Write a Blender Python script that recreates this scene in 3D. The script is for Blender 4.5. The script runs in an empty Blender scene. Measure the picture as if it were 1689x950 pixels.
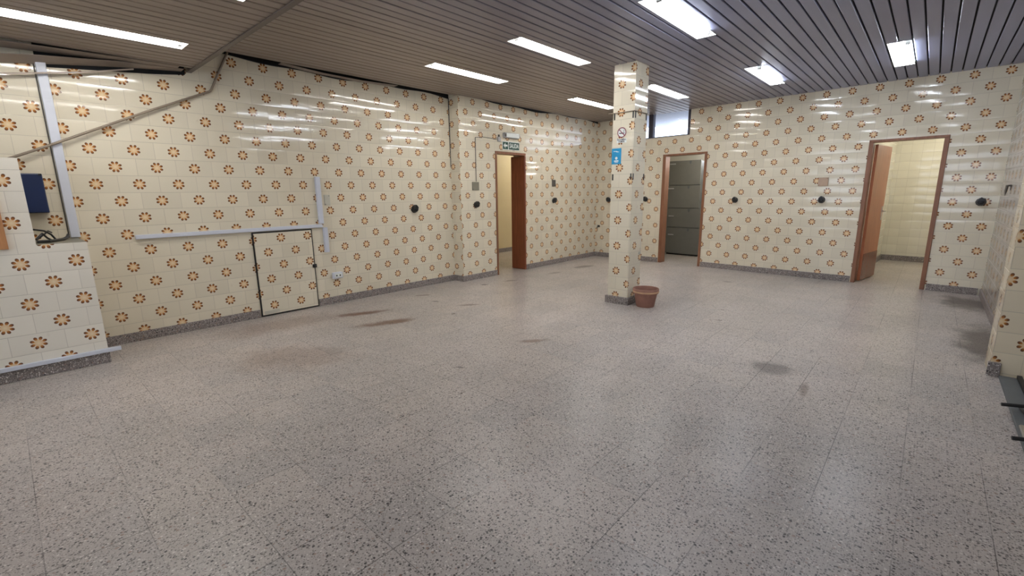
import bpy, bmesh, math, random
from mathutils import Matrix, Vector
random.seed(4)
PI = math.pi
scene = bpy.context.scene
col = scene.collection

# ------------------------------------------------------------------ node helper
class G:
    def __init__(s, name):
        s.mat = bpy.data.materials.new(name); s.mat.use_nodes = True
        s.t = s.mat.node_tree; s.t.nodes.clear()
        s.out = s.t.nodes.new('ShaderNodeOutputMaterial')
    def n(s, ty, **kw):
        k = s.t.nodes.new(ty)
        for a, b in kw.items(): setattr(k, a, b)
        return k
    def link(s, a, b): s.t.links.new(a, b)
    def put(s, sock, v):
        if isinstance(v, bpy.types.NodeSocket): s.link(v, sock)
        else:
            if sock.type == 'RGBA' and len(v) == 3: v = (*v, 1)
            sock.default_value = v
    def m(s, op, a, b=0.0, c=None, clamp=False):
        k = s.n('ShaderNodeMath', operation=op, use_clamp=clamp)
        s.put(k.inputs[0], a); s.put(k.inputs[1], b)
        if c is not None: s.put(k.inputs[2], c)
        return k.outputs[0]
    def vm(s, op, a, b=None, sc=None):
        k = s.n('ShaderNodeVectorMath', operation=op); s.put(k.inputs[0], a)
        if b is not None: s.put(k.inputs[1], b)
        if sc is not None: s.put(k.inputs['Scale'], sc)
        return k.outputs[0]
    def mix(s, f, a, b):
        k = s.n('ShaderNodeMix', data_type='RGBA')
        s.put(k.inputs[0], f); s.put(k.inputs[6], a); s.put(k.inputs[7], b)
        return k.outputs[2]
    def mul(s, f, a, b):
        k = s.n('ShaderNodeMix', data_type='RGBA', blend_type='MULTIPLY')
        s.put(k.inputs[0], f); s.put(k.inputs[6], a); s.put(k.inputs[7], b)
        return k.outputs[2]
    def step(s, v, e0, e1):
        k = s.n('ShaderNodeMapRange', interpolation_type='SMOOTHSTEP')
        s.put(k.inputs[0], v); s.put(k.inputs[1], e0); s.put(k.inputs[2], e1)
        return k.outputs[0]
    def ramp(s, v, stops):
        k = s.n('ShaderNodeValToRGB'); e = k.color_ramp.elements
        e[0].position, e[0].color = stops[0][0], (*stops[0][1], 1)
        e[1].position, e[1].color = stops[-1][0], (*stops[-1][1], 1)
        for p, c in stops[1:-1]:
            q = e.new(p); q.color = (*c, 1)
        s.put(k.inputs[0], v); return k.outputs[0]
    def noise(s, vec, sc, det=2.0, dim='3D', rough=0.5):
        k = s.n('ShaderNodeTexNoise', noise_dimensions=dim)
        s.put(k.inputs['Vector'], vec); s.put(k.inputs['Scale'], sc); s.put(k.inputs['Detail'], det); s.put(k.inputs['Roughness'], rough)
        return k.outputs[0]
    def bsdf(s, color, rough, normal=None, metal=0.0, spec=0.5, coat=0.0, emit=None, estr=0.0):
        k = s.n('ShaderNodeBsdfPrincipled')
        s.put(k.inputs['Base Color'], color); s.put(k.inputs['Roughness'], rough); s.put(k.inputs['Metallic'], metal)
        s.put(k.inputs['Specular IOR Level'], spec)
        if normal is not None: s.put(k.inputs['Normal'], normal)
        if emit is not None:
            s.put(k.inputs['Emission Color'], emit); s.put(k.inputs['Emission Strength'], estr)
        s.link(k.outputs[0], s.out.inputs[0]); return k

def lin(r, g, b):
    f = lambda c: (c/255/12.92) if c/255 <= 0.04045 else ((c/255+0.055)/1.055)**2.4
    return (f(r), f(g), f(b))

def simple(name, rgb, rough=0.5, metal=0.0, var=0.06, scale=9.0, spec=0.5):
    g = G(name); tc = g.n('ShaderNodeTexCoord').outputs['Object']
    nz = g.noise(tc, scale, 4)
    c = lin(*rgb)
    a = g.mix(nz, tuple(x*(1-var*2) for x in c), tuple(min(1, x*(1+var*2)) for x in c))
    g.bsdf(a, rough, metal=metal, spec=spec); return g.mat

def emis(name, rgb, strength):
    g = G(name); g.bsdf((0.8, 0.8, 0.8), 0.4, emit=rgb, estr=strength); return g.mat

# ------------------------------------------------------------------ flowered wall tiles (30 x 15 cm running bond, one flower each)
def tile_material(name, base=(228, 219, 197), flower=True, W=0.30, H=0.15, bond=True, rough=0.09, dirt_sheen=0.0, hue=1.0):
    g = G(name)
    uv = g.n('ShaderNodeUVMap', uv_map='UVMap').outputs[0]
    sp = g.n('ShaderNodeSeparateXYZ'); g.link(uv, sp.inputs[0])
    u, v = sp.outputs[0], sp.outputs[1]
    rv = g.m('DIVIDE', v, H); row = g.m('FLOOR', rv)
    y = g.m('MULTIPLY', g.m('SUBTRACT', g.m('FRACT', rv), 0.5), H)
    par = g.m('FLOORED_MODULO', row, 2.0)
    uu = g.m('ADD', g.m('DIVIDE', u, W), 0.5)
    if bond: uu = g.m('ADD', uu, g.m('MULTIPLY', par, 0.5))
    cx = g.m('FLOOR', uu)
    x = g.m('MULTIPLY', g.m('SUBTRACT', g.m('FRACT', uu), 0.5), W)
    cid = g.n('ShaderNodeCombineXYZ'); g.link(cx, cid.inputs[0]); g.link(row, cid.inputs[1])
    wn = g.n('ShaderNodeTexWhiteNoise', noise_dimensions='3D'); g.link(cid.outputs[0], wn.inputs[0])
    rnd, rndc = wn.outputs[0], wn.outputs[1]
    b = lin(*base)
    c = g.mix(rnd, tuple(k*0.955 for k in b), tuple(min(1, k*1.03) for k in b))
    obj = g.n('ShaderNodeTexCoord').outputs['Object']
    if flower:
        r = g.m('SQRT', g.m('ADD', g.m('MULTIPLY', x, x), g.m('MULTIPLY', y, y)))
        th = g.m('ARCTAN2', y, x)
        tp = g.m('SUBTRACT', g.m('FLOORED_MODULO', th, PI/4), PI/8)
        px = g.m('SUBTRACT', g.m('MULTIPLY', r, g.m('COSINE', tp)), 0.0365)
        py = g.m('MULTIPLY', r, g.m('SINE', tp))
        e = g.m('SQRT', g.m('ADD', g.m('POWER', g.m('DIVIDE', px, 0.0132), 2.0), g.m('POWER', g.m('DIVIDE', py, 0.0107), 2.0)))
        petal = g.m('SUBTRACT', 1.0, g.step(e, 0.86, 1.06))
        # pale centre with light rays reaching out between the petals
        ray = g.m('MULTIPLY', g.m('COSINE', g.m('MULTIPLY', th, 8.0)), -0.5)
        disc = g.m('SUBTRACT', 1.0, g.step(g.m('ADD', r, g.m('MULTIPLY', ray, -0.006)), 0.022, 0.036))
        dc = g.ramp(g.m('DIVIDE', r, 0.04), [(0.0, lin(238, 216, 174)), (0.5, lin(228, 192, 142)), (1.0, lin(208, 158, 104))])
        c = g.mix(g.m('MULTIPLY', disc, 0.85), c, dc)
        pc = g.ramp(g.m('DIVIDE', r, 0.05), [(0.40, lin(212, 152, 80)), (0.60, lin(180, 114, 48)), (0.77, lin(128, 74, 30)), (0.95, lin(92, 54, 26))])
        c = g.mix(g.m('MULTIPLY', petal, 0.97), c, pc)
    gx = g.step(g.m('ABSOLUTE', x), W/2-0.0026, W/2-0.0008)
    gy = g.step(g.m('ABSOLUTE', y), H/2-0.0026, H/2-0.0008)
    grout = g.m('MAXIMUM', g.m('MULTIPLY', gx, 0.8), gy)
    gn = g.noise(obj, 1.7, 3)
    c = g.mix(g.m('MULTIPLY', grout, g.m('ADD', 0.22, g.m('MULTIPLY', gn, 0.55))), c, lin(140, 128, 112))
    # grime
    d1 = g.step(g.noise(obj, 0.9, 5, rough=0.6), 0.48, 0.8)
    c = g.mul(g.m('MULTIPLY', d1, 0.22+dirt_sheen), c, lin(205, 190, 165))
    d2 = g.step(g.noise(obj, 11.0, 3), 0.70, 0.80)
    c = g.mul(g.m('MULTIPLY', d2, 0.18), c, lin(180, 160, 130))
    if dirt_sheen > 0.25:
        c = g.mul(dirt_sheen, c, lin(176, 170, 166))
    # each tile sits a touch differently, so reflections break up tile by tile
    geo = g.n('ShaderNodeNewGeometry').outputs['Normal']
    off = g.vm('SCALE', g.vm('SUBTRACT', rndc, (0.5, 0.5, 0.5)), sc=0.020)
    wav = g.noise(obj, 5.0, 1)
    bmp = g.n('ShaderNodeBump'); bmp.inputs['Strength'].default_value = 0.06; bmp.inputs['Distance'].default_value = 0.02
    hgt = g.m('SUBTRACT', g.m('MULTIPLY', wav, 0.35), g.m('MULTIPLY', grout, 0.12))
    g.link(hgt, bmp.inputs['Height'])
    pil = g.n('ShaderNodeCombineXYZ'); g.link(g.m('MULTIPLY', y, 0.045/(H/2)), pil.inputs[2])
    nrm = g.vm('NORMALIZE', g.vm('ADD', g.vm('ADD', bmp.outputs[0], off), pil.outputs[0]))
    g.bsdf(c, g.m('ADD', rough, g.m('MULTIPLY', grout, 0.4)), normal=nrm, spec=0.5)
    return g.mat

# ------------------------------------------------------------------ terrazzo
def terrazzo(name, base, grid=False, dark=1.0, stains=(), chips=1.0, rough=0.22):
    g = G(name)
    pos = g.n('ShaderNodeNewGeometry').outputs['Position']
    sp = g.n('ShaderNodeSeparateXYZ'); g.link(pos, sp.inputs[0]); X, Y = sp.outputs[0], sp.outputs[1]
    big = g.noise(pos, 0.55, 4, rough=0.6); mid = g.noise(pos, 3.0, 4)
    b = lin(*base)
    c = g.mix(g.step(big, 0.35, 0.68), lin(*[k*0.95 for k in base]), lin(base[0]*1.05, base[1]*1.045, base[2]*1.05))
    c = g.mul(g.m('MULTIPLY', mid, 0.12), c, lin(205, 190, 180))
    if grid:
        a = g.m('DIVIDE', g.m('SUBTRACT', X, 4.06), 0.2835); bb = g.m('DIVIDE', g.m('ADD', Y, 7.307), 0.30)
        cid = g.n('ShaderNodeCombineXYZ'); g.link(g.m('FLOOR', a), cid.inputs[0]); g.link(g.m('FLOOR', bb), cid.inputs[1])
        wn = g.n('ShaderNodeTexWhiteNoise', noise_dimensions='3D'); g.link(cid.outputs[0], wn.inputs[0])
        c = g.mul(0.55, c, g.ramp(wn.outputs[0], [(0, (0.76, 0.77, 0.79)), (0.5, (0.94, 0.92, 0.92)), (1, (1.0, 0.97, 0.94))]))
    def chip(scale, lo, hi, colour, size, amt, soft=0.06):
        nonlocal c
        vo = g.n('ShaderNodeTexVoronoi', feature='F1'); g.link(pos, vo.inputs['Vector']); vo.inputs['Scale'].default_value = scale
        cs = g.n('ShaderNodeSeparateColor'); g.link(vo.outputs['Color'], cs.inputs[0])
        pick = g.m('MULTIPLY', g.m('GREATER_THAN', cs.outputs[0], lo), g.m('LESS_THAN', cs.outputs[0], hi))
        sz = g.m('MULTIPLY', g.m('ADD', 0.55, g.m('MULTIPLY', cs.outputs[1], 0.6)), size)
        rim = g.m('SUBTRACT', 1.0, g.step(g.m('SUBTRACT', vo.outputs['Distance'], sz), -soft, soft))
        c = g.mix(g.m('MULTIPLY', g.m('MULTIPLY', pick, rim), amt), c, colour)
    chip(150, 0.0, 0.42, lin(112, 103, 98), 0.50, 0.75*chips)
    chip(170, 0.62, 0.92, lin(216, 209, 203), 0.48, 0.60*chips)
    chip(95, 0.0, 0.32, lin(84, 78, 75), 0.44, 0.8*chips)
    chip(88, 0.78, 0.97, lin(226, 220, 213), 0.40, 0.75*chips)
    chip(70, 0.0, 0.14, lin(50, 46, 46), 0.38, 0.88*chips)
    chip(64, 0.90, 0.97, lin(150, 122, 106), 0.42, 0.6*chips)
    if grid:
        la = g.m('MULTIPLY', g.m('ABSOLUTE', g.m('SUBTRACT', g.m('FRACT', g.m('ADD', a, 0.5)), 0.5)), 0.2835)
        lb = g.m('MULTIPLY', g.m('ABSOLUTE', g.m('SUBTRACT', g.m('FRACT', g.m('ADD', bb, 0.5)), 0.5)), 0.30)
        fade = g.step(g.noise(pos, 1.6, 3), 0.40, 0.62)
        ln = g.m('MAXIMUM', g.m('SUBTRACT', 1.0, g.step(la, 0.0008, 0.0028)), g.m('MULTIPLY', g.m('SUBTRACT', 1.0, g.step(lb, 0.0008, 0.0026)), 0.8))
        c = g.mix(g.m('MULTIPLY', ln, g.m('ADD', 0.16, g.m('MULTIPLY', fade, 0.6))), c, lin(66, 60, 58))
    wob = g.m('MULTIPLY', g.m('SUBTRACT', g.noise(pos, 5.0, 4, rough=0.65), 0.5), 1.5)
    for (sx, sy, rx, ry, ang, scol, st) in stains:
        ca, sa = math.cos(ang), math.sin(ang)
        dx = g.m('SUBTRACT', X, sx); dy = g.m('SUBTRACT', Y, sy)
        qx = g.m('DIVIDE', g.m('ADD', g.m('MULTIPLY', dx, ca), g.m('MULTIPLY', dy, sa)), rx)
        qy = g.m('DIVIDE', g.m('SUBTRACT', g.m('MULTIPLY', dy, ca), g.m('MULTIPLY', dx, sa)), ry)
        d = g.m('SQRT', g.m('ADD', g.m('MULTIPLY', qx, qx), g.m('MULTIPLY', qy, qy)))
        f = g.m('SUBTRACT', 1.0, g.step(g.m('ADD', d, wob), 0.35, 1.1))
        c = g.mul(g.m('MULTIPLY', f, st), c, lin(*scol))
    rg = g.m('ADD', rough, g.m('MULTIPLY', mid, 0.16))
    g.bsdf(c, rg, spec=0.42)
    return g.mat

def wood(name, c0, c1, rough=0.35):
    g = G(name); tc = g.n('ShaderNodeTexCoord').outputs['Object']
    st = g.vm('MULTIPLY', tc, (9.0, 9.0, 0.9))
    nz = g.noise(st, 4.0, 6, rough=0.6)
    c = g.ramp(nz, [(0.25, lin(*c0)), (0.75, lin(*c1))])
    bmp = g.n('ShaderNodeBump'); bmp.inputs['Strength'].default_value = 0.08; g.link(nz, bmp.inputs['Height'])
    g.bsdf(c, rough, normal=bmp.outputs[0]); return g.mat

def slat_material(name, rgb, rgb2, rough=0.38, metal=0.25):
    g = G(name)
    pos = g.n('ShaderNodeNewGeometry').outputs['Position']
    sp = g.n('ShaderNodeSeparateXYZ'); g.link(pos, sp.inputs[0])
    wn = g.n('ShaderNodeTexWhiteNoise', noise_dimensions='1D'); g.link(g.m('FLOOR', g.m('DIVIDE', g.m('SUBTRACT', sp.outputs[0], 4.99), 0.1013)), wn.inputs['W'])
    nz = g.noise(g.vm('MULTIPLY', pos, (6.0, 0.8, 1.0)), 2.0, 4)
    c = g.mix(g.step(sp.outputs[0], 1.2, 4.2), lin(*rgb), lin(*rgb2))  # colour shifts with X, carrying the painted haze of the right lamps
    f_ = g.m('ADD', 0.86, g.m('MULTIPLY', g.m('ADD', g.m('MULTIPLY', wn.outputs[0], 0.5), g.m('MULTIPLY', nz, 0.5)), 0.28))
    g.bsdf(g.vm('SCALE', c, sc=f_), rough, metal=metal); return g.mat

M = {}
M['tile'] = tile_material('flower_tile')
M['tile_box'] = tile_material('flower_tile_counter', base=(236, 230, 216))
M['tile_pier'] = tile_material('flower_tile_pier', base=(234, 220, 192))
M['tile_grime_sheen'] = tile_material('flower_tile_grime_sheen', base=(206, 200, 190), dirt_sheen=0.45, rough=0.2)  # greyer copy: grime plus grazing reflection put into the colour
M['tile_cream'] = tile_material('plain_cream_tile', base=(226, 221, 202), flower=False, W=0.15, H=0.15, bond=False, rough=0.10)
ST = [(0.735, -5.80, 0.36, 0.095, 1.16, (160, 112, 92), 0.95), (1.30, -5.83, 0.38, 0.11, 1.22, (164, 122, 98), 0.9),
      (0.50, -4.77, 0.14, 0.05, 1.0, (120, 88, 74), 0.75), (0.915, -4.89, 0.06, 0.03, 0.6, (66, 52, 48), 0.95),
      (1.37, -4.767, 0.16, 0.05, 0.9, (130, 106, 92), 0.7), (2.87, -5.314, 0.17, 0.06, 0.9, (160, 124, 100), 0.7),
      (4.66, -4.66, 0.20, 0.17, 0.3, (150, 148, 150), 0.7), (4.94, -4.95, 0.16, 0.035, 1.7, (150, 126, 112), 0.6),
      (3.32, -1.33, 0.09, 0.05, 0.0, (110, 100, 98), 0.7), (0.72, -3.27, 0.14, 0.06, 1.2, (108, 88, 80), 0.7),
      (0.84, -1.45, 0.30, 0.12, 1.4, (120, 106, 102), 0.7), (0.84, -2.27, 0.2, 0.08, 1.4, (128, 112, 106), 0.6),
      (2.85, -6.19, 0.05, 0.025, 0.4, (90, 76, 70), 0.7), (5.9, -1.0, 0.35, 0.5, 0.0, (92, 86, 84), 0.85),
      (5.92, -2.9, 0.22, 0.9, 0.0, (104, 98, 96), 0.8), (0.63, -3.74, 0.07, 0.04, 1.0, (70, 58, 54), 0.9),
      (1.6, -6.97, 0.6, 0.35, 0.8, (190, 166, 150), 0.45), (0.5, -6.6, 0.7, 0.3, 1.5, (196, 172, 156), 0.5)]
M['floor'] = terrazzo('terrazzo_floor', (194, 187, 180), grid=True, stains=ST, rough=0.23)
M['skirt'] = terrazzo('terrazzo_skirting', (134, 126, 122), chips=1.15, rough=0.35)
M['slat'] = slat_material('ceiling_slat_painted_haze', (150, 138, 128), (148, 153, 182))  # blue-grey end paints the bluish lamp haze into the slats
M['slat_low'] = slat_material('lower_slat_paint', (146, 132, 120), (146, 134, 124), rough=0.45, metal=0.1)
M['void'] = simple('painted_gap_shade', (16, 16, 18), 0.9)  # near-black standing in for shade in the ceiling gaps and plenum
M['joint'] = simple('ceiling_joint_felt', (27, 26, 30), 0.9)
M['edge_trim'] = simple('brown_edge_trim', (104, 94, 86), 0.5)
M['pipe'] = simple('painted_pipe', (136, 122, 106), 0.45)
M['pvc'] = simple('white_pvc', (212, 216, 226), 0.35, var=0.02)
M['pvc_old'] = simple('greyish_pvc', (176, 176, 176), 0.45)
M['black'] = simple('black_plastic', (30, 31, 33), 0.35)
M['black_metal'] = simple('black_metal', (22, 21, 21), 0.5)
M['blue_box'] = simple('navy_metal', (20, 38, 78), 0.4)
M['plate_olive'] = simple('olive_grey_plate', (128, 124, 108), 0.5)
M['plate_dark'] = simple('dark_grey_plate', (84, 80, 74), 0.5)
M['plate_tan'] = simple('tan_plate', (186, 160, 138), 0.55)
M['plate_pale'] = simple('pale_plate', (196, 192, 176), 0.5)
M['frame'] = wood('brown_door_frame', (118, 76, 52), (150, 102, 74))
M['frame_l'] = wood('red_brown_jamb', (112, 60, 36), (148, 84, 56))
M['leaf'] = wood('orange_brown_leaf', (170, 98, 64), (198, 124, 86), rough=0.3)
M['leaf_low'] = wood('dark_brown_kick', (112, 62, 46), (138, 82, 62), rough=0.25)
M['board'] = wood('light_wood_board', (164, 110, 66), (198, 146, 100), rough=0.5)
M['terracotta'] = simple('worn_terracotta', (152, 110, 94), 0.75, var=0.18, scale=14)
M['terracotta_rim'] = simple('pale_terracotta', (196, 160, 124), 0.75, var=0.14, scale=18)
M['soil'] = simple('dark_inside', (70, 48, 46), 0.9)
M['green'] = simple('sign_green', (18, 66, 50), 0.4)
M['white'] = simple('white_paint', (232, 236, 232), 0.5, var=0.02)
M['poster'] = simple('poster_blue', (36, 150, 200), 0.45, var=0.03)
M['sign_red'] = simple('sign_maroon', (130, 52, 72), 0.5)
M['ink'] = simple('sign_ink', (70, 60, 74), 0.5)
M['steel'] = simple('grey_cabinet_steel', (118, 118, 113), 0.42, metal=0.15, var=0.04)
M['steel_dark'] = simple('dark_grey_steel', (98, 102, 104), 0.5, metal=0.2, var=0.08)
M['chrome'] = simple('satin_metal', (200, 200, 198), 0.25, metal=0.9, var=0.02)
M['plaster'] = simple('pale_plaster', (214, 208, 192), 0.8, var=0.03, scale=3)
M['corr'] = simple('corridor_paint', (206, 190, 150), 0.6, var=0.05, scale=2)
M['eave'] = simple('bluish_soffit', (218, 224, 240), 0.8, var=0.05)
M['concrete'] = simple('concrete', (150, 146, 142), 0.85)
M['win_frame'] = simple('dark_blue_grey_frame', (58, 56, 68), 0.5)
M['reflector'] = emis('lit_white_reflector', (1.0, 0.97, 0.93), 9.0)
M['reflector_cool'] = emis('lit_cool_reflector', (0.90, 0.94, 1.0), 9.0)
M['tube'] = emis('fluorescent_tube', (1.0, 0.96, 0.92), 60.0)
M['tube_cool'] = emis('fluorescent_tube_cool', (0.84, 0.90, 1.0), 46.0)
def glass_material():
    g = G('frosted_pane')
    a = g.n('ShaderNodeBsdfTransparent'); b = g.n('ShaderNodeBsdfGlossy'); b.inputs['Roughness'].default_value = 0.15
    x = g.n('ShaderNodeMixShader'); x.inputs[0].default_value = 0.06
    a.inputs[0].default_value = (0.93, 0.95, 1, 1)
    g.link(a.outputs[0], x.inputs[1]); g.link(b.outputs[0], x.inputs[2]); g.link(x.outputs[0], g.out.inputs[0]); return g.mat
M['glass'] = glass_material()

# ------------------------------------------------------------------ mesh helper
class MB:
    def __init__(s): s.v, s.f, s.uv = [], [], []
    def quad(s, pts, uvs=None):
        i = len(s.v); s.v += [tuple(p) for p in pts]; s.f.append(tuple(range(i, i+len(pts))))
        s.uv.append(uvs if uvs else [(p[0], p[2]) for p in pts])
    def box(s, x0, x1, y0, y1, z0, z1, uo=(0, 0)):
        U, V = uo
        s.quad([(x0,y0,z0),(x1,y0,z0),(x1,y0,z1),(x0,y0,z1)], [(x0-U,z0-V),(x1-U,z0-V),(x1-U,z1-V),(x0-U,z1-V)])
        s.quad([(x1,y1,z0),(x0,y1,z0),(x0,y1,z1),(x1,y1,z1)], [(x1-U,z0-V),(x0-U,z0-V),(x0-U,z1-V),(x1-U,z1-V)])
        s.quad([(x1,y0,z0),(x1,y1,z0),(x1,y1,z1),(x1,y0,z1)], [(y0+x1-U,z0-V),(y1+x1-U,z0-V),(y1+x1-U,z1-V),(y0+x1-U,z1-V)])
        s.quad([(x0,y1,z0),(x0,y0,z0),(x0,y0,z1),(x0,y1,z1)], [(y1-U,z0-V),(y0-U,z0-V),(y0-U,z1-V),(y1-U,z1-V)])
        s.quad([(x0,y0,z1),(x1,y0,z1),(x1,y1,z1),(x0,y1,z1)], [(x0,y0),(x1,y0),(x1,y1),(x0,y1)])
        s.quad([(x0,y1,z0),(x1,y1,z0),(x1,y0,z0),(x0,y0,z0)], [(x0,y1),(x1,y1),(x1,y0),(x0,y0)])
        return s
    def ring_strip(s, rings, cap=(True, True)):
        n = len(rings[0])
        for a, b in zip(rings, rings[1:]):
            for k in range(n):
                j = (k+1) % n
                s.quad([a[k], a[j], b[j], b[k]], [(k/n,0),(j/n,0),(j/n,1),(k/n,1)])
        if cap[0]: s.quad(list(reversed(rings[0])))
        if cap[1]: s.quad(rings[-1])
        return s
    def tube(s, path, r, n=10):
        P = [Vector(p) for p in path]; rings = []
        up = Vector((0, 0, 1)) if abs((P[1]-P[0]).normalized().z) < 0.9 else Vector((1, 0, 0))
        for i, p in enumerate(P):
            d = (P[min(i+1, len(P)-1)] - P[max(i-1, 0)]).normalized()
            a = d.cross(up).normalized(); b = a.cross(d).normalized()
            rings.append([p + a*r*math.cos(2*PI*k/n) + b*r*math.sin(2*PI*k/n) for k in range(n)])
        rings = [[tuple(q) for q in R] for R in rings]
        return s.ring_strip([list(reversed(R)) for R in rings])
    def lathe(s, prof, n=28, axis='z', c=(0, 0, 0)):
        rings = []
        for r, h in prof:
            R = []
            for k in range(n):
                a = 2*PI*k/n; p = (r*math.cos(a), r*math.sin(a), h)
                if axis == 'y': p = (p[0], -p[2], p[1])      # grows out of the wall (towards -y)
                R.append((p[0]+c[0], p[1]+c[1], p[2]+c[2]))
            rings.append(R)
        return s.ring_strip(rings)
    def prism(s, poly, y0, y1):                               # polygon in x,z pulled along y
        a = [(x, y0, z) for x, z in poly]; b = [(x, y1, z) for x, z in poly]
        s.quad(a); s.quad(list(reversed(b)))
        for k in range(len(poly)):
            j = (k+1) % len(poly); s.quad([a[j], a[k], b[k], b[j]])
        return s
    def build(s, name, mat, parent=None, loc=None, rz=0.0, smooth=False, bevel=0.0):
        me = bpy.data.meshes.new(name)
        me.from_pydata(s.v, [], s.f)
        ul = me.uv_layers.new(name='UVMap')
        i = 0
        for uvs in s.uv:
            for q in uvs: ul.data[i].uv = q; i += 1
        if smooth or bevel or True:
            bm = bmesh.new(); bm.from_mesh(me)
            bmesh.ops.remove_doubles(bm, verts=bm.verts, dist=1e-5)
            bmesh.ops.recalc_face_normals(bm, faces=bm.faces)
            bm.to_mesh(me); bm.free()
        for p in me.polygons: p.use_smooth = smooth
        me.materials.append(mat)
        o = bpy.data.objects.new(name, me); col.objects.link(o)
        if smooth:
            md = o.modifiers.new('edge_split', 'EDGE_SPLIT'); md.split_angle = math.radians(40)
        if bevel:
            md = o.modifiers.new('bevel', 'BEVEL'); md.width = bevel; md.segments = 2; md.limit_method = 'ANGLE'
        if parent is not None: o.parent = parent
        if loc is not None: o.location = loc
        o.rotation_euler = (0, 0, rz)
        return o

def struct(o): o['kind'] = 'structure'; return o
def tag(o, label, cat, group=None):
    o['label'] = label; o['category'] = cat
    if group: o['group'] = group
    return o
def thing(name, label, cat, loc=(0, 0, 0), rz=0.0, group=None):
    o = bpy.data.objects.new(name, None); col.objects.link(o); o.empty_display_size = 0.05
    o.location = loc; o.rotation_euler = (0, 0, rz)
    return tag(o, label, cat, group)

# ------------------------------------------------------------------ frames of the walls: local x to the right along the wall, y into it
TH = math.radians(-3.237)
FB = (Vector((0, 0, 0)), TH)                 # back wall
FL = (Vector((0, 0, 0)), PI/2)               # near left wall, local x = world Y
FF = (Vector((0.2077, 0, 0)), PI/2)          # far left wall, standing 20 cm proud
FR = (Vector((6.02, 0, 0)), -PI/2)           # right wall, local x = -world Y
FS = (Vector((0, -3.80, 0)), 0.0)            # front of the right hand pier
FP = (Vector((0, -3.545, 0)), 0.0)           # front of the pillar
def at(fr, u, z, out=0.0):
    o, a = fr
    return (o.x + u*math.cos(a) + out*math.sin(a), o.y + u*math.sin(a) - out*math.cos(a), z), a

def wall(name, fr, u0, u1, z0, z1, thick, holes, mat, uo=(0, 0)):
    us = sorted({u0, u1, *[h[0] for h in holes], *[h[1] for h in holes]})
    zs = sorted({z0, z1, *[h[2] for h in holes], *[h[3] for h in holes]})
    m = MB(); U, V = uo
    inside = lambda a, b: any(h[0]-1e-6 <= a and a < h[1]-1e-6 and h[2]-1e-6 <= b and b < h[3]-1e-6 for h in holes)
    def solid(i, j): return 0 <= i < len(us)-1 and 0 <= j < len(zs)-1 and not inside(us[i], zs[j])
    for i in range(len(us)-1):
        for j in range(len(zs)-1):
            if not solid(i, j): continue
            a, b, c, d = us[i], us[i+1], zs[j], zs[j+1]
            uv = [(a-U,c-V),(b-U,c-V),(b-U,d-V),(a-U,d-V)]
            m.quad([(a,0,c),(b,0,c),(b,0,d),(a,0,d)], uv)
            m.quad([(b,thick,c),(a,thick,c),(a,thick,d),(b,thick,d)], [(b-U,c-V),(a-U,c-V),(a-U,d-V),(b-U,d-V)])
            if not solid(i-1, j): m.quad([(a,thick,c),(a,0,c),(a,0,d),(a,thick,d)], [(thick,c),(0,c),(0,d),(thick,d)])
            if not solid(i+1, j): m.quad([(b,0,c),(b,thick,c),(b,thick,d),(b,0,d)], [(0,c),(thick,c),(thick,d),(0,d)])
            if not solid(i, j-1): m.quad([(a,thick,c),(b,thick,c),(b,0,c),(a,0,c)])
            if not solid(i, j+1): m.quad([(a,0,d),(b,0,d),(b,thick,d),(a,thick,d)])
    return struct(m.build(name, mat, None, fr[0], fr[1]))

CZ = 2.71
WT = 3.0
# ------------------------------------------------------------------ room shell
m = MB(); m.box(-2.2, 7.4, -11.6, 4.2, -0.15, 0.0); struct(m.build('floor', M['floor']))

TV = 0.025
wall('wall_left_near', FL, -11.4, -3.765, 0, WT, 0.25, [], M['tile'], (-6.4547, TV))
wall('wall_left_far', FF, -3.765, 0.0, 0, WT, 0.27, [(-3.02, -2.285, -0.001, 1.985)], M['tile'], (-2.1278, TV))
wall('wall_back', FB, 0.10, 6.10, 0, WT, 0.15, [(1.665, 2.475, -0.001, 1.985), (4.69, 5.50, -0.001, 1.975), (0.56, 2.14, 2.29, 2.745)], M['tile'], (2.923+0.15, TV))
wall('wall_right', FR, 0.20, 3.70, 0, WT, 0.2, [], M['tile_grime_sheen'], (0.42, TV))
wall('wall_right_pier', FS, 5.882, 7.2, 0, WT, 0.3, [], M['tile_pier'], (5.885, TV))
wall('wall_right_near', (Vector((7.0, 0, 0)), -PI/2), 3.8, 11.4, 0, WT, 0.2, [], M['tile_grime_sheen'], (0.1, TV))
shop = [(-6.6+1.45*k, -6.6+1.45*k+1.25, z0, z1) for k in range(4) for z0, z1 in ((0.95, 1.45), (1.52, 2.15))]
wall('wall_front', (Vector((0, -11.3, 0)), PI), -7.2, 0.2, 0, WT, 0.2, shop, M['plaster'])

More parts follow.
